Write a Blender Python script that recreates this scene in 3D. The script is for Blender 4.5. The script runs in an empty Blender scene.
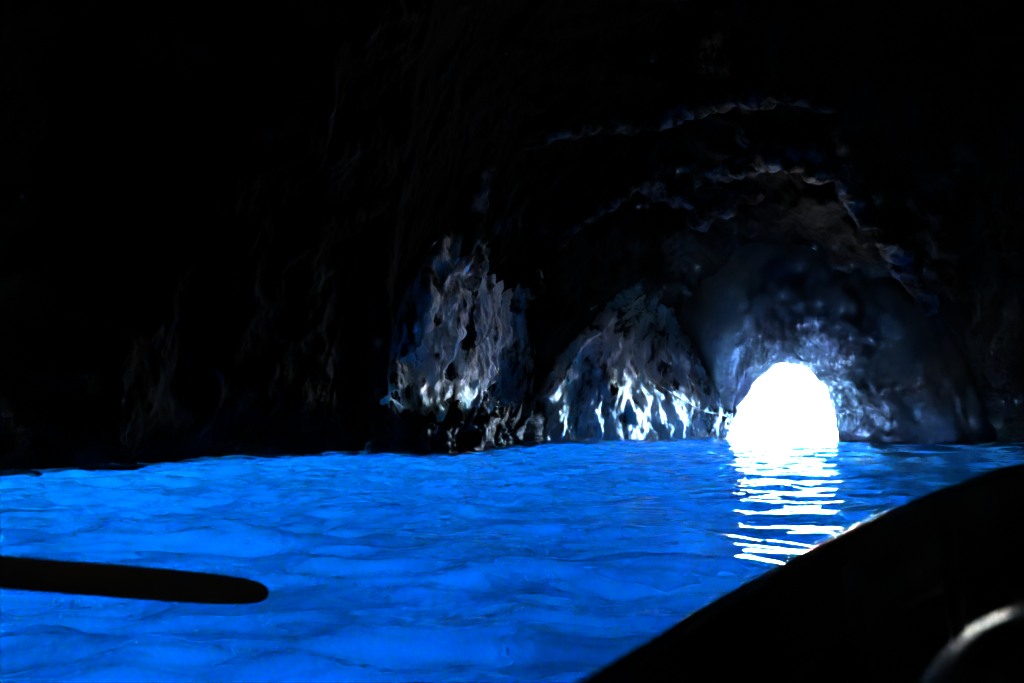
import bpy, math, random
import numpy as np
from math import radians, pi, sin, cos

S = bpy.context.scene
COL = S.collection
random.seed(4)
RNG = np.random.default_rng(11)

# ------------------------------------------------------------------ camera
F_PX = 1098.0
PITCH = math.atan(45.5 / F_PX)
cam_d = bpy.data.cameras.new("camera")
cam = bpy.data.objects.new("camera", cam_d)
COL.objects.link(cam)
cam.location = (0, 0, 1.0)
cam.rotation_euler = (pi / 2 + PITCH, 0, 0)
cam_d.sensor_width = 36.0
cam_d.lens = 36.0 * F_PX / 1024.0
cam_d.clip_start = 0.05
cam_d.clip_end = 3000
cam_d.dof.use_dof = True
cam_d.dof.focus_distance = 19.0
cam_d.dof.aperture_fstop = 3.0
S.camera = cam

# ------------------------------------------------------------------ light
SUN_EL, SUN_AZ = radians(22), radians(20)      # azimuth measured from +Y towards +X
world = bpy.data.worlds.new("World")
S.world = world
world.use_nodes = True
wn = world.node_tree
bg = wn.nodes["Background"]
sky = wn.nodes.new("ShaderNodeTexSky")
sky.sky_type = 'NISHITA'
sky.sun_disc = False
sky.sun_elevation = SUN_EL
sky.sun_rotation = SUN_AZ
sky.ozone_density = 8.0
sky.dust_density = 0.3
wn.links.new(sky.outputs[0], bg.inputs[0])
bg.inputs[1].default_value = 0.15
sun_d = bpy.data.lights.new("sun", 'SUN')
sun_d.energy = 5.0
sun_d.angle = radians(0.5)
sun_d.color = (1.0, 0.98, 0.95)
sun = bpy.data.objects.new("sun", sun_d)
COL.objects.link(sun)
sun.location = (20, 60, 30)
# the lamp shines along its local -Z: from the sun towards the cave mouth
sun.rotation_euler = (pi / 2 - SUN_EL, 0, pi - SUN_AZ)

vs = S.view_settings
vs.view_transform = 'Standard'
vs.look = 'None'
vs.exposure = 10.25
vs.gamma = 1.0
vs.use_curve_mapping = False
S.cycles.max_bounces = 10
S.cycles.transmission_bounces = 6
S.cycles.transparent_max_bounces = 12
S.cycles.volume_bounces = 1
S.cycles.sample_clamp_indirect = 0.015
S.cycles.use_denoising = True


# ------------------------------------------------------------------ helpers
def ray(px, py):
    a = (px - 512) / F_PX
    b = (341.5 - py) / F_PX
    return (a, cos(PITCH) - b * sin(PITCH), sin(PITCH) + b * cos(PITCH))


def at(px, py, Y):
    r = ray(px, py)
    t = Y / r[1]
    return np.array([r[0] * t, Y, 1.0 + r[2] * t])


def _hash(ix, iy, iz, seed):
    h = (ix.astype(np.int64) * 374761393 + iy.astype(np.int64) * 668265263 + iz.astype(np.int64) * 2147483647 + seed * 1274126177) & 0xFFFFFFFF
    h = ((h ^ (h >> 13)) * 1274126177) & 0xFFFFFFFF
    h = ((h ^ (h >> 15)) * 2246822519) & 0xFFFFFFFF
    return h ^ (h >> 16)


def noise3(p, seed=0):
    """Perlin gradient noise, p: (N,3) -> about -1..1"""
    i = np.floor(p).astype(np.int64)
    f = p - i
    u = f * f * f * (f * (f * 6 - 15) + 10)
    out = np.zeros(len(p))
    for dx in (0, 1):
        for dy in (0, 1):
            for dz in (0, 1):
                h = _hash(i[:, 0] + dx, i[:, 1] + dy, i[:, 2] + dz, seed)
                gx = (h & 1023) / 511.5 - 1
                gy = ((h >> 10) & 1023) / 511.5 - 1
                gz = ((h >> 20) & 1023) / 511.5 - 1
                d = gx * (f[:, 0] - dx) + gy * (f[:, 1] - dy) + gz * (f[:, 2] - dz)
                w = (u[:, 0] if dx else 1 - u[:, 0]) * (u[:, 1] if dy else 1 - u[:, 1]) * (u[:, 2] if dz else 1 - u[:, 2])
                out += d * w
    return out * 1.3


def fbm(p, octaves=5, gain=0.5, lac=2.03, seed=0):
    s, a = np.zeros(len(p)), 1.0
    q = p.copy()
    for k in range(octaves):
        s += a * noise3(q, seed + k)
        a *= gain
        q = q * lac + 17.3
    return s


def ridged(p, octaves=4, gain=0.5, lac=2.1, seed=0):
    s, a, n = np.zeros(len(p)), 1.0, 0.0
    q = p.copy()
    for k in range(octaves):
        s += a * (1 - np.abs(noise3(q, seed + k)) * 2)
        n += a
        a *= gain
        q = q * lac + 9.1
    return s / n


def mesh(name, verts, faces, mat, parent=None, smooth=True):
    me = bpy.data.meshes.new(name)
    verts = np.asarray(verts, dtype=np.float64)
    if isinstance(faces, np.ndarray):
        n, k = faces.shape
        me.vertices.add(len(verts))
        me.vertices.foreach_set("co", verts.astype(np.float32).ravel())
        me.loops.add(n * k)
        me.loops.foreach_set("vertex_index", faces.astype(np.int32).ravel())
        me.polygons.add(n)
        me.polygons.foreach_set("loop_start", np.arange(0, n * k, k, dtype=np.int32))
        me.update(calc_edges=True)
        me.validate()
    else:
        me.from_pydata([tuple(v) for v in verts], [], [tuple(f) for f in faces])
        me.update()
    me.polygons.foreach_set("use_smooth", [smooth] * len(me.polygons))
    me.materials.append(mat)
    o = bpy.data.objects.new(name, me)
    COL.objects.link(o)
    if parent:
        o.parent = parent
    return o


def grid_faces(nu, nv, wrap=False):
    """quads for vertices laid out [v * nu + u]"""
    u = np.arange(nu if wrap else nu - 1)
    v = np.arange(nv - 1)
    U, V = np.meshgrid(u, v)
    U2 = (U + 1) % nu
    return np.stack([V * nu + U, V * nu + U2, (V + 1) * nu + U2, (V + 1) * nu + U], -1).reshape(-1, 4)


def empty(name, loc):
    o = bpy.data.objects.new(name, None)
    COL.objects.link(o)
    o.location = loc
    return o


def tag(o, label=None, cat=None, group=None, kind=None):
    for k, v in (("label", label), ("category", cat), ("group", group), ("kind", kind)):
        if v:
            o[k] = v
    return o


def spline(xs, ys, x):
    """monotone-ish cubic interpolation (Catmull-Rom tangents)"""
    xs, ys, x = np.asarray(xs, float), np.asarray(ys, float), np.asarray(x, float)
    m = np.gradient(ys, xs, axis=0)
    k = np.clip(np.searchsorted(xs, x) - 1, 0, len(xs) - 2)
    h = xs[k + 1] - xs[k]
    t = np.clip((x - xs[k]) / h, 0, 1)
    if ys.ndim > 1:
        h, t = h[:, None], t[:, None]
    return ((2 * t**3 - 3 * t**2 + 1) * ys[k] + (t**3 - 2 * t**2 + t) * h * m[k]
            + (-2 * t**3 + 3 * t**2) * ys[k + 1] + (t**3 - t**2) * h * m[k + 1])


def smoothstep(a, b, x):
    t = np.clip((x - a) / (b - a), 0, 1)
    return t * t * (3 - 2 * t)


def tube(path, rad, seg=10):
    path = np.asarray(path, float)
    n = len(path)
    rad = np.broadcast_to(np.asarray(rad, float), (n,))
    t = np.gradient(path, axis=0)
    t /= np.linalg.norm(t, axis=1)[:, None]
    up = np.array([0, 0, 1.0])
    V = []
    for k in range(n):
        a = np.cross(t[k], up)
        if np.linalg.norm(a) < 1e-3:
            a = np.cross(t[k], [1, 0, 0])
        a /= np.linalg.norm(a)
        b = np.cross(a, t[k])
        for j in range(seg):
            g = 2 * pi * j / seg
            V.append(path[k] + rad[k] * (cos(g) * a + sin(g) * b))
    Fc = [tuple(f) for f in grid_faces(seg, n, wrap=True)]
    Fc.append(tuple(range(seg - 1, -1, -1)))
    Fc.append(tuple(range((n - 1) * seg, n * seg)))
    return V, Fc


# ------------------------------------------------------------------ materials
def new_mat(name):
    m = bpy.data.materials.new(name)
    m.use_nodes = True
    return m, m.node_tree, m.node_tree.nodes["Principled BSDF"]


def rock_mat(name, dark, light, lo=0.42, hi=0.62, scale=0.9, bump=0.5, rough=0.6, stretch=0.5, spec=0.3, fine=9.0):
    m, nt, b = new_mat(name)
    N, L = nt.nodes, nt.links
    tc = N.new("ShaderNodeTexCoord")
    mp = N.new("ShaderNodeMapping")
    mp.inputs["Scale"].default_value = (1, 1, stretch)
    L.new(tc.outputs["Object"], mp.inputs["Vector"])
    n1 = N.new("ShaderNodeTexNoise")
    n1.inputs["Scale"].default_value = scale
    n1.inputs["Detail"].default_value = 8
    n1.inputs["Roughness"].default_value = 0.65
    L.new(mp.outputs[0], n1.inputs["Vector"])
    cr = N.new("ShaderNodeValToRGB")
    cr.color_ramp.elements[0].position = lo
    cr.color_ramp.elements[0].color = (*dark, 1)
    cr.color_ramp.elements[1].position = hi
    cr.color_ramp.elements[1].color = (*light, 1)
    L.new(n1.outputs["Fac"], cr.inputs["Fac"])
    L.new(cr.outputs["Color"], b.inputs["Base Color"])
    n2 = N.new("ShaderNodeTexNoise")
    n2.inputs["Scale"].default_value = fine
    n2.inputs["Detail"].default_value = 9
    n2.inputs["Roughness"].default_value = 0.7
    L.new(mp.outputs[0], n2.inputs["Vector"])
    vo = N.new("ShaderNodeTexVoronoi")
    vo.inputs["Scale"].default_value = fine * 0.55
    L.new(mp.outputs[0], vo.inputs["Vector"])
    ad = N.new("ShaderNodeMath")
    ad.operation = 'ADD'
    L.new(n2.outputs["Fac"], ad.inputs[0])
    L.new(vo.outputs["Distance"], ad.inputs[1])
    bp = N.new("ShaderNodeBump")
    bp.inputs["Strength"].default_value = bump
    bp.inputs["Distance"].default_value = 0.12
    L.new(ad.outputs[0], bp.inputs["Height"])
    L.new(bp.outputs[0], b.inputs["Normal"])
    b.inputs["Roughness"].default_value = rough
    b.inputs["Specular IOR Level"].default_value = spec
    return m


def plain_mat(name, col, rough=0.5, col2=None, scale=6, stretch=(1, 1, 1), bump=0.1, spec=0.5):
    m, nt, b = new_mat(name)
    N, L = nt.nodes, nt.links
    tc = N.new("ShaderNodeTexCoord")
    mp = N.new("ShaderNodeMapping")
    mp.inputs["Scale"].default_value = stretch
    L.new(tc.outputs["Object"], mp.inputs["Vector"])
    n = N.new("ShaderNodeTexNoise")
    n.inputs["Scale"].default_value = scale
    n.inputs["Detail"].default_value = 6
    L.new(mp.outputs[0], n.inputs["Vector"])
    cr = N.new("ShaderNodeValToRGB")
    c2 = col2 or tuple(c * 0.6 for c in col)
    cr.color_ramp.elements[0].position = 0.35
    cr.color_ramp.elements[0].color = (*c2, 1)
    cr.color_ramp.elements[1].position = 0.65
    cr.color_ramp.elements[1].color = (*col, 1)
    L.new(n.outputs["Fac"], cr.inputs["Fac"])
    L.new(cr.outputs["Color"], b.inputs["Base Color"])
    bp = N.new("ShaderNodeBump")
    bp.inputs["Strength"].default_value = bump
    bp.inputs["Distance"].default_value = 0.01
    L.new(n.outputs["Fac"], bp.inputs["Height"])
    L.new(bp.outputs[0], b.inputs["Normal"])
    b.inputs["Roughness"].default_value = rough
    b.inputs["Specular IOR Level"].default_value = spec
    return m


M_SHELL = rock_mat("shaded_cave_rock", (0.0001, 0.0002, 0.0004), (0.0009, 0.0016, 0.0030), 0.45, 0.75, scale=0.8, bump=0.8, spec=0.006, stretch=0.85)  # near-black: the shade of the vault is put into its colour
M_PALE = rock_mat("pale_rock_shade_streaks", (0.035, 0.037, 0.04), (0.80, 0.84, 0.88), 0.40, 0.50, scale=2.6, bump=0.9, stretch=0.3, spec=0.06, rough=0.9, fine=15)  # dark streaks put the black shade between the ribs into the colour
M_GREY = rock_mat("grey_rock_shade_gaps", (0.02, 0.022, 0.025), (0.80, 0.84, 0.88), 0.42, 0.51, scale=2.6, bump=0.9, stretch=0.3, spec=0.06, rough=0.9, fine=15)  # same painted shade gaps, for the buttress and the small rock
M_WETROCK = rock_mat("wet_dark_rock", (0.003, 0.003, 0.0035), (0.014, 0.015, 0.017), scale=1.5, bump=0.8, rough=0.5, spec=0.05)
M_SAND = plain_mat("silty_bottom", (0.006, 0.006, 0.006), 0.9, (0.003, 0.003, 0.003), scale=0.3)


def water_mat():
    m, nt, b = new_mat("clear_sea_water")
    N, L = nt.nodes, nt.links
    N.remove(b)
    g = N.new("ShaderNodeBsdfGlass")
    g.inputs["IOR"].default_value = 1.333
    g.inputs["Roughness"].default_value = 0.0
    tc = N.new("ShaderNodeTexCoord")
    mp = N.new("ShaderNodeMapping")
    mp.inputs["Scale"].default_value = (1.0, 1.5, 1.0)
    L.new(tc.outputs["Object"], mp.inputs["Vector"])
    n = N.new("ShaderNodeTexNoise")
    n.inputs["Scale"].default_value = 5.0
    n.inputs["Detail"].default_value = 3
    L.new(mp.outputs[0], n.inputs["Vector"])
    bp = N.new("ShaderNodeBump")
    bp.inputs["Strength"].default_value = 0.12
    bp.inputs["Distance"].default_value = 0.03
    L.new(n.outputs["Fac"], bp.inputs["Height"])
    L.new(bp.outputs[0], g.inputs["Normal"])
    # translucent veil patches, like fine bubbles, added to mottle the glow from below
    mp2 = N.new("ShaderNodeMapping")
    mp2.inputs["Scale"].default_value = (0.65, 1.1, 1.0)
    L.new(tc.outputs["Object"], mp2.inputs["Vector"])
    n2 = N.new("ShaderNodeTexNoise")
    n2.inputs["Scale"].default_value = 1.7
    n2.inputs["Detail"].default_value = 5
    n2.inputs["Roughness"].default_value = 0.6
    n2.inputs["Distortion"].default_value = 0.8
    L.new(mp2.outputs[0], n2.inputs["Vector"])
    rp = N.new("ShaderNodeValToRGB")
    rp.color_ramp.elements[0].position = 0.46
    rp.color_ramp.elements[0].color = (0, 0, 0, 1)
    rp.color_ramp.elements[1].position = 0.70
    rp.color_ramp.elements[1].color = (0.9, 0.9, 0.9, 1)
    L.new(n2.outputs["Fac"], rp.inputs["Fac"])
    tl = N.new("ShaderNodeBsdfTranslucent")
    tl.inputs["Color"].default_value = (0.92, 0.95, 0.97, 1)
    mx = N.new("ShaderNodeMixShader")
    L.new(rp.outputs["Color"], mx.inputs[0])
    L.new(g.outputs[0], mx.inputs[1])
    L.new(tl.outputs[0], mx.inputs[2])
    L.new(mx.outputs[0], N["Material Output"].inputs["Surface"])
    return m


def sea_mat():
    m, nt, b = new_mat("open_sea_water")
    N, L = nt.nodes, nt.links
    N.remove(b)
    fr = N.new("ShaderNodeFresnel")
    fr.inputs["IOR"].default_value = 1.333
    gl = N.new("ShaderNodeBsdfGlossy")
    gl.inputs["Roughness"].default_value = 0.42
    tr = N.new("ShaderNodeBsdfTransparent")
    mx = N.new("ShaderNodeMixShader")
    n = N.new("ShaderNodeTexNoise")
    n.inputs["Scale"].default_value = 1.5
    n.inputs["Detail"].default_value = 4
    tc = N.new("ShaderNodeTexCoord")
    L.new(tc.outputs["Object"], n.inputs["Vector"])
    bp = N.new("ShaderNodeBump")
    bp.inputs["Strength"].default_value = 0.4
    bp.inputs["Distance"].default_value = 0.1
    L.new(n.outputs["Fac"], bp.inputs["Height"])
    L.new(bp.outputs[0], gl.inputs["Normal"])
    # foam added for its light: shafts in the water, bounce onto the rocks
    fo = N.new("ShaderNodeTexNoise")
    fo.inputs["Scale"].default_value = 0.55
    fo.inputs["Detail"].default_value = 3
    fo.inputs["Distortion"].default_value = 0.6
    L.new(tc.outputs["Object"], fo.inputs["Vector"])
    fr2 = N.new("ShaderNodeValToRGB")
    fr2.color_ramp.elements[0].position = 0.47
    fr2.color_ramp.elements[0].color = (0, 0, 0, 1)
    fr2.color_ramp.elements[1].position = 0.60
    fr2.color_ramp.elements[1].color = (0.9, 0.9, 0.9, 1)
    L.new(fo.outputs["Fac"], fr2.inputs["Fac"])
    df = N.new("ShaderNodeBsdfDiffuse")
    df.inputs["Color"].default_value = (0.75, 0.78, 0.8, 1)
    fm = N.new("ShaderNodeMixShader")
    L.new(fr.outputs[0], mx.inputs[0])
    L.new(tr.outputs[0], mx.inputs[1])
    L.new(gl.outputs[0], mx.inputs[2])
    L.new(fr2.outputs["Color"], fm.inputs[0])
    L.new(mx.outputs[0], fm.inputs[1])
    L.new(df.outputs[0], fm.inputs[2])
    L.new(fm.outputs[0], N["Material Output"].inputs["Surface"])
    return m


def volume_mat(name, scatter, absorb, aniso):
    """scatter: per-metre grey scattering; absorb: per-metre rgb absorption"""
    m, nt, b = new_mat(name)
    N, L = nt.nodes, nt.links
    N.remove(b)
    vsn = N.new("ShaderNodeVolumeScatter")
    vsn.inputs["Color"].default_value = (1, 1, 1, 1)
    vsn.inputs["Density"].default_value = scatter
    vsn.inputs["Anisotropy"].default_value = aniso
    va = N.new("ShaderNodeVolumeAbsorption")
    k = max(absorb)
    va.inputs["Color"].default_value = (1 - absorb[0] / k, 1 - absorb[1] / k, 1 - absorb[2] / k, 1)
    va.inputs["Density"].default_value = k
    ad = N.new("ShaderNodeAddShader")
    L.new(vsn.outputs[0], ad.inputs[0])
    L.new(va.outputs[0], ad.inputs[1])
    L.new(ad.outputs[0], N["Material Output"].inputs["Volume"])
    return m


# ------------------------------------------------------------------ cave shell
ARCH = (5.36, 21.35)                       # foot of the mouth in plan
ARCH_PX = [(731, 437), (732, 424), (739, 414), (741, 404), (750, 394), (754, 384), (765, 376), (771, 368), (786, 363), (797, 366),
           (811, 370), (818, 379), (828, 386), (832, 399), (838, 413), (840, 437)]
SEABED = -20.0
MOUTH_X = (-7.2, 6.6)                    # width of the drowned opening under the mouth
MOUTH_TOP = -0.9

CX, CY = 0.5, 8.0
PLAN = [(-4, -9), (-7.5, -4), (-8, 3), (-7.0, 9), (-6.5, 13.1), (-5.6, 14.3), (-4.6, 15.7), (-3.3, 16.6), (-2.1, 17.6),
        (-1.2, 20.6), (0.2, 22.6), (1.6, 23.5), (3.0, 24.2), (3.9, 24.3), (4.5, 22.8), (5.2, 21.6), (6.4, 20.6), (8.3, 19.5), (10.3, 18.2),
        (12, 17), (13, 11), (12, 3), (9, -5), (4, -9)]
pth = np.array([math.atan2(x - CX, y - CY) for x, y in PLAN])
prr = np.array([math.hypot(x - CX, y - CY) for x, y in PLAN])
o_ = np.argsort(pth)
pth, prr = pth[o_], prr[o_]
pth = np.concatenate([[pth[-1] - 2 * pi], pth, [pth[0] + 2 * pi]])
prr = np.concatenate([[prr[-1]], prr, [prr[0]]])
H = 11.0


def arch_scale(P):
    """how many mouth-sizes a point lies from the middle of the mouth (1 = on its outline)"""
    u = (P[:, 0] - ARCH[0]) / 1.03
    w = np.maximum(P[:, 2], 0) / 1.44
    return np.sqrt(u * u + w * w)


def build_shell():
    # denser in azimuth where the camera looks
    th = np.concatenate([np.linspace(-pi, -0.75, 130, endpoint=False), np.linspace(-0.75, 0.85, 520, endpoint=False),
                         np.linspace(0.85, pi, 130, endpoint=False)])
    ph = np.concatenate([np.linspace(SEABED - 0.5, MOUTH_TOP - 0.02, 18, endpoint=False), [MOUTH_TOP, -0.6, -0.3]])
    prof = [(z, 1.0) for z in ph]
    for k in range(230):
        t = k / 229.0
        zz = H * min(1.0, 1.02 * (t ** 0.95))
        s = max(0.0, 1 - (zz / H) ** 2.0)
        prof.append((zz, s if k < 229 else 0.0))
    prof = np.array(prof)
    T, K = np.meshgrid(th, np.arange(len(prof)))
    T = T.ravel(); Z = prof[K.ravel(), 0]; SC = prof[K.ravel(), 1]
    R = np.interp(T, pth, prr)
    r = R * SC
    P = np.stack([CX + r * np.sin(T), CY + r * np.cos(T), Z], -1)
    # rock relief: pushed inwards along the line to the cave's axis
    out = np.stack([np.sin(T), np.cos(T), 0.25 + 0 * T], -1)
    d = 0.75 * fbm(P * np.array([0.28, 0.28, 0.2]), 4, seed=3)
    d += 0.55 * (ridged(P * np.array([0.55, 0.55, 0.5]) + 0.4 * fbm(P * 0.5, 2, seed=41)[:, None], 4, seed=9) - 0.5)
    d += 0.10 * fbm(P * np.array([2.2, 2.2, 1.9]), 4, 0.62, seed=23)
    near = smoothstep(1.2, 3.2, arch_scale(P) + (P[:, 1] < 16) * 9)
    upper = smoothstep(0.0, 1.0, SC * 3)
    rho = np.sqrt(((P[:, 0] - 4.4) / 3.9) ** 2 + (np.maximum(P[:, 2], 0) / 4.3) ** 2)
    ring = smoothstep(0.8, 1.25, rho) * (P[:, 1] > 13) * smoothstep(13, 15, P[:, 1])
    rib = 0.45 * np.exp(-((rho - 1.02 - 0.12 * fbm(P * 0.5, 2, seed=61)) / 0.07) ** 2) * (P[:, 1] > 13) * np.clip(0.4 + 0.9 * fbm(P * 0.8, 3, seed=66), 0, 1.4)
    d += rib * (P[:, 2] > 1.5)
    amp = (0.35 + 0.65 * near) * (0.25 + 0.75 * upper)
    back = 0.75 * (1 - smoothstep(1.8, 3.0, arch_scale(P))) * (P[:, 1] > 16)
    P[:, 1] += back
    P -= out * (d * amp + 0.7 * ring * (P[:, 2] > -0.5) * smoothstep(-0.5, 1.0, P[:, 2]))[:, None]
    f = grid_faces(len(th), len(prof), wrap=True)
    c = P[f].mean(1)
    jag = 0.35 * fbm(c * 1.3, 3, seed=77)
    hole = (arch_scale(c) < 1.3 + jag) & (c[:, 1] > 17)
    under = (c[:, 2] < MOUTH_TOP) & (c[:, 0] > MOUTH_X[0]) & (c[:, 0] < MOUTH_X[1]) & (c[:, 1] > 11.2)
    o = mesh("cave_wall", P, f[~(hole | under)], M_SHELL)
    return tag(o, "dark rough limestone vault enclosing the blue water", "cave wall", kind='structure')


def build_mouth():
    """the thick rock round the mouth: a short tunnel, then the face that spreads behind the shell"""
    pts = np.array([at(px, py, 21.9 - 1.1 * (px - 733) / 107) for px, py in ARCH_PX])
    pts[0, 2] = pts[-1, 2] = 0.0
    left = pts[0] + np.array([[0.0, 0, -0.9], [0.0, 0, -0.45]])
    right = pts[-1] + np.array([[0.0, 0, -0.45], [0.0, 0, -0.9]])
    line = np.concatenate([left, pts, right])
    s = np.concatenate([[0], np.cumsum(np.linalg.norm(np.diff(line, axis=0), axis=1))])
    n = 220
    line = spline(s, line, np.linspace(0, s[-1], n))
    cx = np.array([ARCH[0], 0, 0.2])
    loops = []
    inner = False
    for (sc, y) in [(16, 24.2), (9, 23.8), (5, 23.6), (3, 23.4), (2.0, 23.15), (1.6, 22.95), (1.35, 22.75), (1.15, 22.55), (1.04, 22.42), (1.0, 22.35), (1.0, 22.27), (1.03, 22.2), (1.09, 22.1),
                    (1.18, 22.05), (1.28, 22.0), (1.4, 22.0), (1.55, 22.0), (1.75, 22.05), (2.0, 22.12), (2.3, 22.2), (2.6, 22.3), (3, 22.4), (3.6, 22.6), (4.2, 22.9), (5, 23.2), (9, 24), (16, 25)]:
        L = line.copy()
        inner = inner or sc == 1.0
        L[:, 0] = cx[0] + (L[:, 0] - cx[0]) * sc
        L[:, 2] = np.where(L[:, 2] > 0.2, 0.2 + (L[:, 2] - 0.2) * sc, L[:, 2])
        dy = y - 22.2
        if dy > 0.1:
            dy = 0.1 + (dy - 0.1) * (1 - 0.75 * smoothstep(-0.2, 0.9, L[:, 0] - ARCH[0]))
        if inner:
            up_ = np.maximum(L[:, 2], 0.0)
            side = np.maximum(ARCH[0] - L[:, 0], 0.0)
            wgt = smoothstep(0.35, 0.85, up_ / (up_ + side + 1e-6))
            dy = dy - wgt * np.interp(sc, [1.0, 1.2, 1.55, 2.0, 2.4, 2.8, 3.4, 4.2], [0, 0.12, 0.5, 1.1, 1.6, 1.7, 0.9, 0])
        L[:, 1] = dy + ARCH[1] - 0.53 * np.clip(L[:, 0] - ARCH[0], -1.2, 4.0) + 3.0 * np.clip(4.36 - L[:, 0], 0, 1.6)
        loops.append(L)
    # subdivide between loops
    Ls = np.array(loops)
    q = np.linspace(0, len(loops) - 1, 150)
    k = np.clip(q.astype(int), 0, len(loops) - 2)
    fr = (q - k)[:, None, None]
    P = (Ls[k] * (1 - fr) + Ls[k + 1] * fr).reshape(-1, 3)
    dirv = P - np.array([ARCH[0], 0, 0.2])
    dirv[:, 1] = 0
    dirv /= np.linalg.norm(dirv, axis=1)[:, None] + 1e-6
    n1 = fbm(P * 1.6, 4, 0.55, seed=5)
    n2 = fbm(P * np.array([2.0, 2.0, 1.2]), 4, 0.55, seed=15)
    P += dirv * (0.06 * n1 + 0.045 * fbm(P * 5, 3, seed=8))[:, None]
    P[:, 1] += 0.09 * n2
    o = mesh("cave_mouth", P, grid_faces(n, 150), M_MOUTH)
    return tag(o, "rough rock rim round the bright arched cave mouth", "cave mouth", kind='structure')


def fluted(name, rows, pys, seed, mat, nu=260, nv=260, flute=0.25, freq=3.0, lump=0.06, warp=0.5, bigamp=0.09, crack=0.4):
    """rock face from control rows. rows: list of lists (px, Y) from left to right, one per height in pys
    (None = a metre and a half below the water); ridges run down the face."""
    G = []
    for row, py in zip(rows, pys):
        line = []
        for px, Y in row:
            if py is None:
                p = at(px, 440, Y)
                p[2] = -0.75
            else:
                p = at(px, py, Y)
            line.append(p)
        G.append(line)
    G = np.array(G)                                          # rows x cols x 3
    u = np.linspace(0, G.shape[1] - 1, nu)
    v = np.linspace(0, G.shape[0] - 1, nv)
    A = np.stack([spline(np.arange(G.shape[1]), G[r], u) for r in range(G.shape[0])])       # rows x nu x 3
    P = np.stack([spline(np.arange(G.shape[0]), A[:, k], v) for k in range(nu)], 1)         # nv x nu x 3
    du = np.gradient(P, axis=1); dv = np.gradient(P, axis=0)
    nn = np.cross(du, dv)
    nn /= np.linalg.norm(nn, axis=2, keepdims=True) + 1e-9
    if nn[..., 1].mean() > 0:
        nn = -nn
    # arc length across the face at mid height drives the ridges
    mid = P[nv // 3]
    sl = np.concatenate([[0], np.cumsum(np.linalg.norm(np.diff(mid, axis=0), axis=1))])
    U, V = np.meshgrid(sl, np.linspace(0, 1, nv))
    hgt = P[..., 2]
    q = np.stack([U.ravel() * freq, hgt.ravel() * 0.55, np.full(U.size, seed * 3.7)], -1)
    q[:, 0] += warp * fbm(np.stack([U.ravel() * 1.1, hgt.ravel() * 1.1, np.full(U.size, seed)], -1), 3, seed=seed)
    r = ridged(q, 3, 0.5, seed=seed + 5)
    r = np.sign(r) * np.abs(r) ** 1.0
    pp = P.reshape(-1, 3)
    l = fbm(pp * np.array([3.2, 3.2, 2.2]), 4, 0.6, seed=seed + 30)
    big = fbm(pp * 0.9, 3, seed=seed + 60)
    edge = np.sin(np.clip(np.linspace(0, 1, nu), 0, 1) * pi) ** 0.3
    edge = np.tile(edge, nv)
    d = edge * (flute * (r - 0.35) * 1.6 + bigamp * big) + lump * l
    # deep cracks running down between the ribs
    cq = np.stack([U.ravel() * 1.9 + 0.6 * fbm(np.stack([U.ravel() * 1.4, hgt.ravel() * 1.4, np.full(U.size, seed + 2.0)], -1), 3, seed=seed + 80),
                   hgt.ravel() * 0.62, np.full(U.size, seed * 1.3)], -1)
    cf = fbm(cq, 3, 0.55, seed=seed + 90)
    d -= edge * crack * smoothstep(-0.02, -0.38, cf)
    pp = pp + nn.reshape(-1, 3) * d[:, None]
    return mesh(name, pp, grid_faces(nu, nv), mat)


M_MOUTH = rock_mat("shaded_mouth_rock", (0.0001, 0.0002, 0.0003), (0.0005, 0.0008, 0.0014), 0.38, 0.62, scale=1.8, bump=0.15, spec=0.0, stretch=0.8)  # shade round the rim painted in as a near-black base
def build_shade_brow():
    """added brow over the sea, unseen from inside, shielding the vault from light"""
    nu, nv = 60, 60
    V = []
    for j in range(nv):
        a = 2 * pi * j / nv
        for i in range(nu):
            b = pi * (i + 0.5) / nu
            V.append((ARCH[0] + 1.0 + 1.75 * sin(b) * cos(a), ARCH[1] + 2.7 + 2.0 * cos(b), 2.55 + 1.15 * sin(b) * sin(a)))
    V = np.array(V)
    V[:, 2] = np.maximum(V[:, 2], 1.55)
    V += 0.12 * np.stack([fbm(V * 1.3, 3, seed=k) for k in (201, 211, 221)], -1)
    f = np.array([[j * nu + i, j * nu + i + 1, ((j + 1) % nv) * nu + i + 1, ((j + 1) % nv) * nu + i] for j in range(nv) for i in range(nu - 1)])
    o = mesh("shade_brow", V, f, M_MOUTH)  # added block outside, cuts the light that reaches the vault
    return tag(o, "added unseen overhang outside the mouth that keeps sea light off the vault", "rock", kind='structure')


SHELL = build_shell()
build_mouth()
build_shade_brow()

# tall buttress on the left whose right flank catches the daylight
rowsA = []
pysA = [None, 447, 410, 360, 300, 240, 195]
corner = [384, 386, 392, 404, 426, 452, 472]
spread = [1.05, 1.05, 1.0, 0.93, 0.8, 0.66, 0.56]
lean = [0, 0, 0.05, 0.1, 0.3, 1.3, 3.6]
for c, s, l in zip(corner, spread, lean):
    rowsA.append([(c - 50 * s, 18.4 + l), (c - 26 * s, 17.3 + l), (c - 6 * s, 17.0 + l), (c + 30 * s, 17.7 + l), (c + 65 * s, 18.8 + l),
                  (c + 100 * s, 20.0 + l), (c + 128 * s, 21.3 + l), (c + 140 * s, 23.5 + l)])
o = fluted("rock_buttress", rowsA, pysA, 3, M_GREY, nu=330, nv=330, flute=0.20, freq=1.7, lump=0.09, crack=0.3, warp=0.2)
tag(o, "tall fluted grey rock buttress, its right flank lit, ending dark above the water", "rock face")

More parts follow.
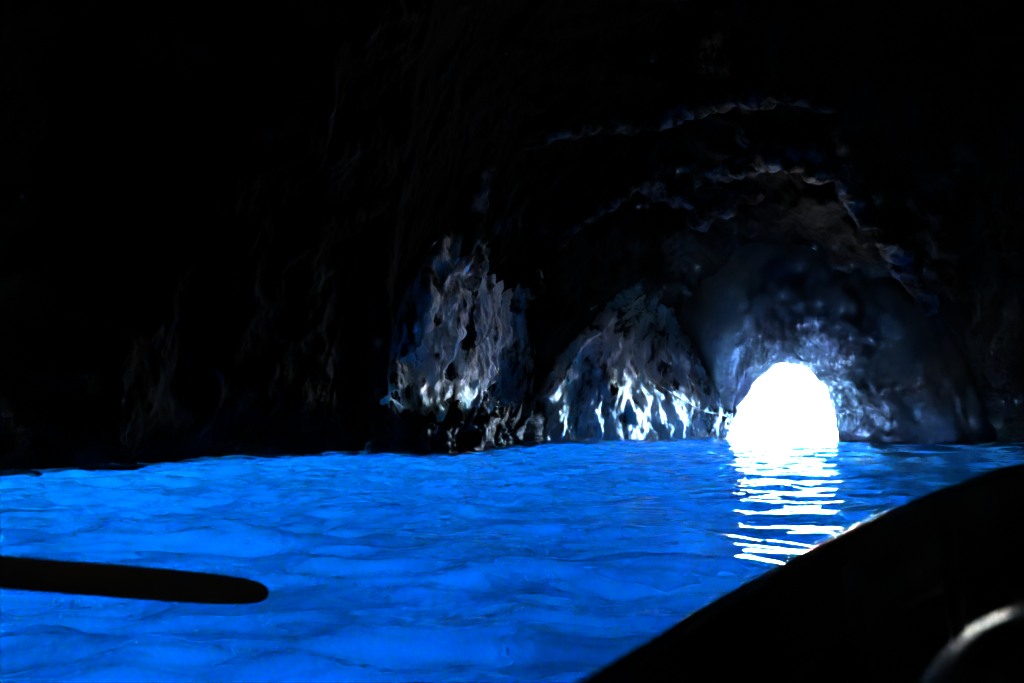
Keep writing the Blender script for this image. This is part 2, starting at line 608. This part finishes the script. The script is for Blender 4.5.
# fan of pale ridges beside the mouth
rowsB = [
    [(516, 22.60), (524, 21.20), (538, 20.10), (573, 20.40), (608, 20.70), (644, 21.10), (682, 21.50), (706, 21.80), (724, 21.95), (736, 23.20)],
    [(516, 22.60), (524, 21.20), (538, 20.10), (573, 20.40), (608, 20.70), (644, 21.10), (682, 21.50), (706, 21.80), (724, 21.95), (736, 23.20)],
    [(536, 22.70), (543, 21.30), (555, 20.20), (584, 20.50), (612, 20.80), (641, 21.20), (670, 21.60), (690, 21.90), (710, 22.05), (726, 23.30)],
    [(564, 22.90), (569, 21.50), (577, 20.40), (596, 20.70), (614, 21.00), (632, 21.40), (650, 21.80), (666, 22.10), (682, 22.25), (698, 23.50)],
    [(590, 23.20), (594, 21.80), (600, 20.70), (611, 21.00), (622, 21.30), (634, 21.70), (646, 22.10), (657, 22.40), (668, 22.55), (680, 23.80)],
    [(612, 24.10), (615, 22.70), (619, 21.60), (625, 21.90), (632, 22.20), (639, 22.60), (646, 23.00), (654, 23.30), (664, 23.45), (676, 24.70)],
    [(630, 26.00), (634, 24.60), (638, 23.50), (642, 23.80), (647, 24.10), (652, 24.50), (658, 24.90), (666, 25.20), (676, 25.35), (688, 26.60)],
]
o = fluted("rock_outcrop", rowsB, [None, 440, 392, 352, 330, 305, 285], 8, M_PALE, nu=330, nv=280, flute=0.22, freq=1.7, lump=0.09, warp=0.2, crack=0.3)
tag(o, "bright white fan of rock ridges rising from the water left of the cave mouth", "rock outcrop")

# small pale rock at the left foot of the mouth
rowsC = [
    [(702, 22.6), (707, 21.8), (714, 21.3), (723, 21.3), (731, 21.5), (738, 22.2)],
    [(702, 22.6), (707, 21.8), (714, 21.3), (723, 21.3), (731, 21.5), (738, 22.2)],
    [(706, 22.6), (710, 21.9), (716, 21.5), (723, 21.5), (730, 21.6), (736, 22.2)],
    [(712, 22.6), (715, 22.1), (719, 21.7), (725, 21.7), (730, 21.8), (735, 22.2)],
]
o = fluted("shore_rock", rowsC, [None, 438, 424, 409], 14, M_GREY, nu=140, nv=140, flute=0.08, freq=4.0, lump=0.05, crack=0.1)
tag(o, "small pale rock lump hugging the left foot of the bright mouth", "rock")


# dark ledge along the foot of the buttress
rowsD = []
for dpx, dy in ((0, 0), (0, 0), (2, 0.1), (5, 0.4), (8, 1.2)):
    rowsD.append([(366 + dpx, 18.2 + dy), (384 + dpx, 16.9 + dy), (412 + dpx, 16.5 + dy), (446 + dpx, 16.9 + dy), (480 + dpx, 17.6 + dy),
                  (508 + dpx, 18.5 + dy), (530 + dpx, 19.4 + dy), (540, 21.5 + dy)])
o = fluted("shore_rock", rowsD, [None, 446, 430, 416, 408], 21, M_WETROCK, nu=220, nv=120, flute=0.18, freq=2.0, lump=0.16, crack=0.3, bigamp=0.2)
tag(o, "dark rough ledge of rock along the waterline under the tall lit buttress", "rock")


# ------------------------------------------------------------------ vault ridges, light on their crests put into paler colour
def build_ridges():
    from mathutils.bvhtree import BVHTree
    from mathutils import Vector
    me = SHELL.data
    tree = BVHTree.FromPolygons([v.co for v in me.vertices], [p.vertices for p in me.polygons])
    m_far = rock_mat("lit_crest_rock", (0.0006, 0.0008, 0.001), (0.04, 0.06, 0.095), 0.47, 0.62, scale=2.4, bump=0.8, spec=0.02, stretch=0.9)  # bluish pale patches stand in for faint blue light on the crests
    m_near = rock_mat("lit_crest_pale_rock", (0.004, 0.005, 0.006), (0.34, 0.40, 0.48), 0.47, 0.58, scale=2.6, bump=0.8, spec=0.02, stretch=0.6)  # paler patches paint the brighter light on the nearer ledges
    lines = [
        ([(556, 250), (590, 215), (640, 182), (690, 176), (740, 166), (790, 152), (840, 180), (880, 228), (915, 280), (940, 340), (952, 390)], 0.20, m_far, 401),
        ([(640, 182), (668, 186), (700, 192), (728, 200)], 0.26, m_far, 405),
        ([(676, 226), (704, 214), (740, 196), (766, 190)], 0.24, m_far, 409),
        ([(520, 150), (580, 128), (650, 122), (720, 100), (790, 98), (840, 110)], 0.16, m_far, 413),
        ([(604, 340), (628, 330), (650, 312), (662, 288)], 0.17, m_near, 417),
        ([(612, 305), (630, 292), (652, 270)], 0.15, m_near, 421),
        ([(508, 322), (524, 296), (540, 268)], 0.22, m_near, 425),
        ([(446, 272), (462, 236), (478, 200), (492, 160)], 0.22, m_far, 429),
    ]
    for pts, rad, mat_, seed in lines:
        pts = np.array(pts, float)
        t = np.concatenate([[0], np.cumsum(np.linalg.norm(np.diff(pts, axis=0), axis=1))])
        n = max(40, int(t[-1] / 2.2))
        path = []
        for px, py in spline(t, pts, np.linspace(0, t[-1], n)):
            d = Vector(ray(px, py)).normalized()
            hit = tree.ray_cast(Vector((0, 0, 1.0)), d)[0]
            if hit is not None:
                path.append(np.array(hit))
        path = np.array(path)
        for k in range(6):
            path[1:-1] = (path[:-2] + path[1:-1] * 2 + path[2:]) / 4
        prof = np.sin(np.linspace(0.04, pi - 0.04, len(path))) ** 0.4
        V, Fc = tube(path, rad * prof, 22)
        V = np.array(V)
        c = np.repeat(path, 22, axis=0)
        k = 1 + 0.9 * fbm(V * 1.6, 3, 0.6, seed=seed) + 0.5 * (ridged(V * 3.0, 3, seed=seed + 2) - 0.5)
        V = c + (V - c) * np.clip(k, 0.15, 2.2)[:, None] + 0.10 * np.stack([fbm(c * 1.5, 2, seed=seed + q) for q in (5, 6, 7)], -1)
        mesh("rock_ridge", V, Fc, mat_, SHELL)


build_ridges()


# ------------------------------------------------------------------ water
def wave_height(x, y):
    p = np.stack([x, y, 0 * x], -1)
    wx = 0.5 * noise3(p * 0.35, 90)
    a = fbm(np.stack([x * 0.6 + wx, y * 1.0, 0 * x], -1), 2, 0.5, seed=101)
    b = fbm(np.stack([x * 1.9 + 0.3 * y, y * 3.0, 0 * x + 3], -1), 2, 0.45, seed=121)
    wake = 1 + 0.9 * smoothstep(1.8, -1.2, x)          # rougher where the boats churn the water
    return 0.065 * a + 0.038 * b * wake


def build_water():
    xs = np.arange(-13.5, 14.0, 0.055)
    ys = np.concatenate([np.arange(-9.5, 0.5, 0.2), np.arange(0.5, 24.6, 0.045)])
    X, Y = np.meshgrid(xs, ys)
    x, y = X.ravel(), Y.ravel()
    P = np.stack([x, y, wave_height(x, y)], -1)
    o = mesh("water", P, grid_faces(len(xs), len(ys)), water_mat())
    tag(o, "glowing clear blue cave water with small ripples", "water", kind='structure')
    # the open sea beyond the mouth
    xs = np.concatenate([[-1500, -300, -80], np.arange(-40, 60, 1.0), [100, 300, 1500]])
    ys = np.concatenate([np.arange(24.55, 110, 1.0), [140, 200, 400, 900, 2500]])
    X, Y = np.meshgrid(xs, ys)
    P = np.stack([X.ravel(), Y.ravel(), 0 * X.ravel() - 0.01], -1)
    o = mesh("sea", P, grid_faces(len(xs), len(ys)), sea_mat())
    tag(o, "sunlit open sea outside the cave mouth", "sea", kind='structure')
    xs = np.concatenate([[-1500, -300, -80], np.arange(-40, 60, 2.0), [100, 300, 1500]])
    ys = np.concatenate([np.arange(-14, 110, 2.0), [140, 200, 400, 900, 2500]])
    X, Y = np.meshgrid(xs, ys)
    P = np.stack([X.ravel(), Y.ravel(), SEABED + 0.5 * fbm(np.stack([X.ravel() * .2, Y.ravel() * .2, 0 * X.ravel()], -1), 3, seed=55)], -1)
    o = mesh("seabed", P, grid_faces(len(xs), len(ys)), M_SAND)
    tag(o, "dark silty bottom far below the clear water", "seabed", kind='structure')
    # the body of the water: clear, absorbing red and green, faintly scattering
    x0, x1, y0, y1, z0, z1 = -60, 80, -16, 100, SEABED - 3, -0.16
    V = [(x0, y0, z0), (x1, y0, z0), (x1, y1, z0), (x0, y1, z0), (x0, y0, z1), (x1, y0, z1), (x1, y1, z1), (x0, y1, z1)]
    Fc = [(0, 3, 2, 1), (4, 5, 6, 7), (0, 1, 5, 4), (1, 2, 6, 5), (2, 3, 7, 6), (3, 0, 4, 7)]
    o = mesh("water_body", V, Fc, volume_mat("water_body", 0.0039, (0.45, 0.042, 0.021), 0.35), smooth=False)
    tag(o, "clear deep blue water below the surface", "water", kind='stuff')


build_water()


def build_haze():
    x0, x1, y0, y1, z0, z1 = -45, 65, -15, 95, SEABED - 1.5, 14
    V = [(x0, y0, z0), (x1, y0, z0), (x1, y1, z0), (x0, y1, z0), (x0, y0, z1), (x1, y0, z1), (x1, y1, z1), (x0, y1, z1)]
    Fc = [(0, 3, 2, 1), (4, 5, 6, 7), (0, 1, 5, 4), (1, 2, 6, 5), (2, 3, 7, 6), (3, 0, 4, 7)]
    m, nt, b = new_mat("bloom_haze")  # thin haze, tinted blue; also stands in for lens bloom round the mouth
    nt.nodes.remove(b)
    pv = nt.nodes.new("ShaderNodeVolumePrincipled")
    pv.inputs["Color"].default_value = (0.2, 0.46, 1.0, 1)
    pv.inputs["Density"].default_value = 0.0006
    pv.inputs["Anisotropy"].default_value = 0.95
    nt.links.new(pv.outputs[0], nt.nodes["Material Output"].inputs["Volume"])
    o = mesh("haze", V, Fc, m, smooth=False)
    tag(o, "thin blue haze making the glow and lens bloom round the cave mouth", "haze", kind='stuff')


build_haze()


# ------------------------------------------------------------------ rowing boat
BA = radians(50)
BF = np.array([cos(BA), sin(BA), 0]); BP = np.array([-sin(BA), cos(BA), 0])
GX = [-1.9, -1.0, 0.0, 0.7, 1.06, 1.42, 1.78, 2.1, 2.4, 2.7, 3.1, 3.5, 3.8, 4.0]
GW = [0.52, 0.66, 0.73, 0.765, 0.785, 0.826, 0.845, 0.84, 0.81, 0.735, 0.57, 0.34, 0.14, 0.02]


def gun(lx):
    return float(spline(GX, GW, np.array([lx]))[0]), 0.592 + 0.025 * max(lx, 0) + 0.022 * max(lx, 0) ** 2 + (0.03 * min(lx, 0) ** 2)


def bw(lx, lp, z):
    return tuple(BF * lx + BP * lp + np.array([0, 0, z]))


def merge(*vf):
    V, Fc = [], []
    for v, f in vf:
        b = len(V)
        V += [tuple(q) for q in v]
        Fc += [tuple(i + b for i in g) for g in f]
    return V, Fc


def slab(poly, off):
    """prism of a closed polygon (3d points) extruded by vector off"""
    n = len(poly)
    V = [tuple(p) for p in poly] + [tuple(np.asarray(p) + np.asarray(off)) for p in poly]
    Fc = [tuple(range(n)), tuple(range(2 * n - 1, n - 1, -1))] + [(k, k + n, (k + 1) % n + n, (k + 1) % n) for k in range(n)]
    return V, Fc


M_HULL = plain_mat("dark_painted_planks", (0.022, 0.022, 0.024), 0.55, (0.014, 0.014, 0.015), scale=4, stretch=(1, 1, 6))
M_GUN = plain_mat("varnished_dark_gunwale", (0.012, 0.012, 0.012), 0.4, (0.008, 0.008, 0.008), scale=8, bump=0.03, spec=0.05)
M_PALEPAINT = plain_mat("worn_pale_paint", (0.5, 0.5, 0.49), 0.4, (0.35, 0.35, 0.34), scale=14, spec=0.1)
M_OAR = plain_mat("dark_wet_oar_wood", (0.0012, 0.0011, 0.001), 0.9, (0.0008, 0.0008, 0.0007), scale=6, stretch=(1, 1, 1), spec=0.0)


def build_boat():
    root = empty("rowing_boat", (0, 0, 0))
    tag(root, "dark wooden rowing boat, its near gunwale cutting across the bottom right corner", "rowing boat")
    ls = np.linspace(-1.9, 3.98, 60)
    # hull: outer and inner skins joined at the rim, lapped strakes
    prof = [(1.0, 1.0), (0.985, 0.80), (0.95, 0.80), (0.92, 0.58), (0.88, 0.58), (0.82, 0.36), (0.77, 0.36), (0.62, 0.14), (0.55, 0.14), (0.28, 0.02), (0.0, 0.0)]
    V = []
    ring = [(s, a, b, 0.0) for s in (1,) for a, b in prof]
    out = [(a, b) for a, b in prof] + [(-a, b) for a, b in prof[-2::-1]]
    n = len(out)
    for skin in (0, 1):
        for lx in ls:
            w, z = gun(lx)
            zb = -0.20 + 0.5 * smoothstep(2.8, 4.0, lx) + 0.12 * smoothstep(-1.0, -1.9, lx)
            for a, b in out:
                ww = max(w - 0.022 * skin, 0.004)
                V.append(bw(lx, a * ww, zb + (z - zb) * b + (0.022 * skin if b < 0.9 else 0.0)))
    f1 = grid_faces(n, len(ls))
    f2 = f1 + n * len(ls)
    Fc = [tuple(q) for q in f1] + [tuple(q[::-1]) for q in f2]
    m = n * len(ls)
    for k in range(len(ls) - 1):
        for e in (0, n - 1):
            Fc.append((k * n + e, (k + 1) * n + e, (k + 1) * n + e + m, k * n + e + m))
    Fc.append(tuple(range(n))); Fc.append(tuple(range(m, m + n)))
    mesh("hull", V, Fc, M_HULL, root, smooth=False)
    # gunwale cap: a rounded rail along each side
    for sgn in (1, -1):
        path = [bw(lx, sgn * (gun(lx)[0] + 0.004), gun(lx)[1] - 0.024) for lx in np.linspace(-1.9, 3.97, 90)]
        v, f = tube(path, 0.026, 14)
        g = mesh("gunwale", v, f, M_GUN, root)
    # floor boards
    tops = []
    for k in range(-3, 4):
        y0, y1 = k * 0.13 - 0.058, k * 0.13 + 0.058
        poly = [bw(-1.6, y0, 0.06), bw(2.9 - abs(k) * 0.25, y0, 0.06), bw(2.9 - abs(k) * 0.25, y1, 0.06), bw(-1.6, y1, 0.06)]
        tops.append(slab(poly, (0, 0, 0.02)))
    mesh("floorboards", *merge(*tops), M_HULL, root, smooth=False)
    # ribs
    for lx in np.arange(-1.5, 3.3, 0.42):
        w, z = gun(lx)
        pts = []
        for a, b in [(0.95, 0.95), (0.93, 0.75), (0.88, 0.56), (0.78, 0.36), (0.58, 0.15), (0.3, 0.06)]:
            pts.append((a, b))
        for sgn in (1, -1):
            zb = -0.20 + 0.5 * float(smoothstep(2.8, 4.0, lx))
            path = [bw(lx, sgn * a * (w - 0.02), zb + (z - zb) * b + 0.02) for a, b in pts]
            v, f = tube(path, 0.018, 6)
            mesh("rib", v, f, M_HULL, root)
    # thwarts
    for lx in (-1.2, 1.12, 2.3):
        w, z = gun(lx)
        poly = [bw(lx - 0.13, -(w - 0.06), 0.40), bw(lx + 0.13, -(w - 0.06), 0.40), bw(lx + 0.13, w - 0.06, 0.40), bw(lx - 0.13, w - 0.06, 0.40)]
        mesh("thwart", *slab(poly, (0, 0, 0.03)), M_HULL, root, smooth=False)
    # backrest with a pale worn edge, rounded at the top corners
    pts = []
    for k in range(41):
        a = pi * k / 40
        c_, s_ = cos(a), sin(a)
        pts.append((0.37 * math.copysign(abs(c_) ** 0.62, c_), 0.50 + 0.345 * abs(s_) ** 0.62))
    poly = [bw(0.95, y, z) for y, z in pts] + [bw(0.95, -0.37, 0.40), bw(0.95, 0.37, 0.40)]
    br = mesh("backrest", *slab(poly, tuple(BF * 0.024)), M_HULL, root, smooth=False)
    path = [bw(0.962, 0.37, 0.41)] + [bw(0.962, y, z) for y, z in pts] + [bw(0.962, -0.37, 0.41)]
    v, f = tube(path, 0.016, 12)
    tag(mesh("edge_trim", v, f, M_PALEPAINT, br), "pale worn rounded edge")
    # raised rowlock post for the oar
    w, z = gun(-1.0)
    v, f = tube([bw(-1.0, w, z - 0.1), bw(-1.0, w, z + 0.25), bw(-1.0, w, 1.07)], [0.03, 0.026, 0.02], 10)
    mesh("rowlock", v, f, M_GUN, root)


def build_oar():
    tip = np.array([-1.085, 4.92, 0.085]); pivot = np.array([-1.19, -0.33, 1.16])
    d = (pivot - tip); Lg = np.linalg.norm(d); d /= Lg
    side = np.cross(d, [0, 0, 1.0]); side /= np.linalg.norm(side)
    up = np.cross(side, d); up /= np.linalg.norm(up)
    root = empty("oar", tuple(pivot))
    tag(root, "black wooden oar, its blade tip dipping to the blue water at the left", "oar")

    def loft(stations, name, mat):
        V = []
        seg = 20
        for s, hw, ht in stations:
            c = tip + d * s - pivot
            for j in range(seg):
                a = 2 * pi * j / seg
                ca, sa = cos(a), sin(a)
                e = 0.75
                V.append(c + up * hw * math.copysign(abs(ca) ** e, ca) + side * ht * math.copysign(abs(sa) ** e, sa))
        n = len(stations)
        Fc = [tuple(q) for q in grid_faces(seg, n, wrap=True)] + [tuple(range(seg - 1, -1, -1)), tuple(range((n - 1) * seg, n * seg))]
        return mesh(name, V, Fc, mat, root)
    bl = [(0.0, 0.008, 0.005), (0.02, 0.020, 0.007), (0.07, 0.033, 0.009), (0.17, 0.044, 0.010), (0.40, 0.052, 0.011), (0.8, 0.055, 0.013), (1.3, 0.053, 0.016),
          (1.8, 0.047, 0.02), (2.2, 0.041, 0.024), (2.6, 0.036, 0.028), (3.3, 0.032, 0.029)]
    loft(bl, "blade", M_OAR)
    loft([(3.3, 0.031, 0.0285), (4.6, 0.028, 0.028), (Lg, 0.027, 0.027), (Lg + 0.5, 0.025, 0.025)], "shaft", M_OAR)
    loft([(Lg + 0.5, 0.022, 0.022), (Lg + 0.52, 0.019, 0.019), (Lg + 0.78, 0.019, 0.019), (Lg + 0.80, 0.015, 0.015)], "grip", M_OAR)


build_boat()
build_oar()

# rope strung along the rock to the mouth
ctrl = np.array([at(632, 340, 21.3), at(648, 375, 21.4), at(672, 394, 21.5), at(702, 410, 21.5), at(726, 416, 21.5)])
path = spline(np.arange(5), ctrl, np.linspace(0, 4, 40))
v, f = tube(path, 0.011, 8)
M_ROPE = plain_mat("pale_rope", (0.45, 0.43, 0.38), 0.8, (0.3, 0.29, 0.26), scale=40)
tag(mesh("rope", v, f, M_ROPE), "thin rope slung along the pale rock down to the cave mouth", "rope")

# drops flying where the oar blade meets the water
def build_drops():
    rng = np.random.default_rng(5)
    parts = []
    nu, nv = 8, 5
    for (px, py, Y, n, sx, sz) in ((254, 604, 4.7, 20, 0.05, 0.02), (75, 600, 3.25, 12, 0.04, 0.02)):
        c = at(px, py, Y)
        for k in range(n):
            p = c + rng.normal(0, 1, 3) * np.array([sx, sx, sz])
            rad = rng.uniform(0.0025, 0.006)
            a = np.linspace(0, 2 * pi, nu, endpoint=False)
            b = np.linspace(0.05, pi - 0.05, nv)
            A, B = np.meshgrid(a, b)
            V = np.stack([np.cos(A) * np.sin(B), np.sin(A) * np.sin(B), np.cos(B)], -1).reshape(-1, 3) * rad + p
            parts.append((V, [tuple(q) for q in grid_faces(nu, nv, wrap=True)] + [tuple(range(nu - 1, -1, -1)), tuple(range((nv - 1) * nu, nv * nu))]))
    m, nt, b = new_mat("water_drop")
    b.inputs["Base Color"].default_value = (0.8, 0.85, 0.9, 1)
    b.inputs["Roughness"].default_value = 0.1
    b.inputs["Transmission Weight"].default_value = 0.4
    b.inputs["IOR"].default_value = 1.33
    o = mesh("water_drops", *merge(*parts), m)
    tag(o, "tiny bright water drops under the black oar blade", "water drops", kind='stuff')


build_drops()
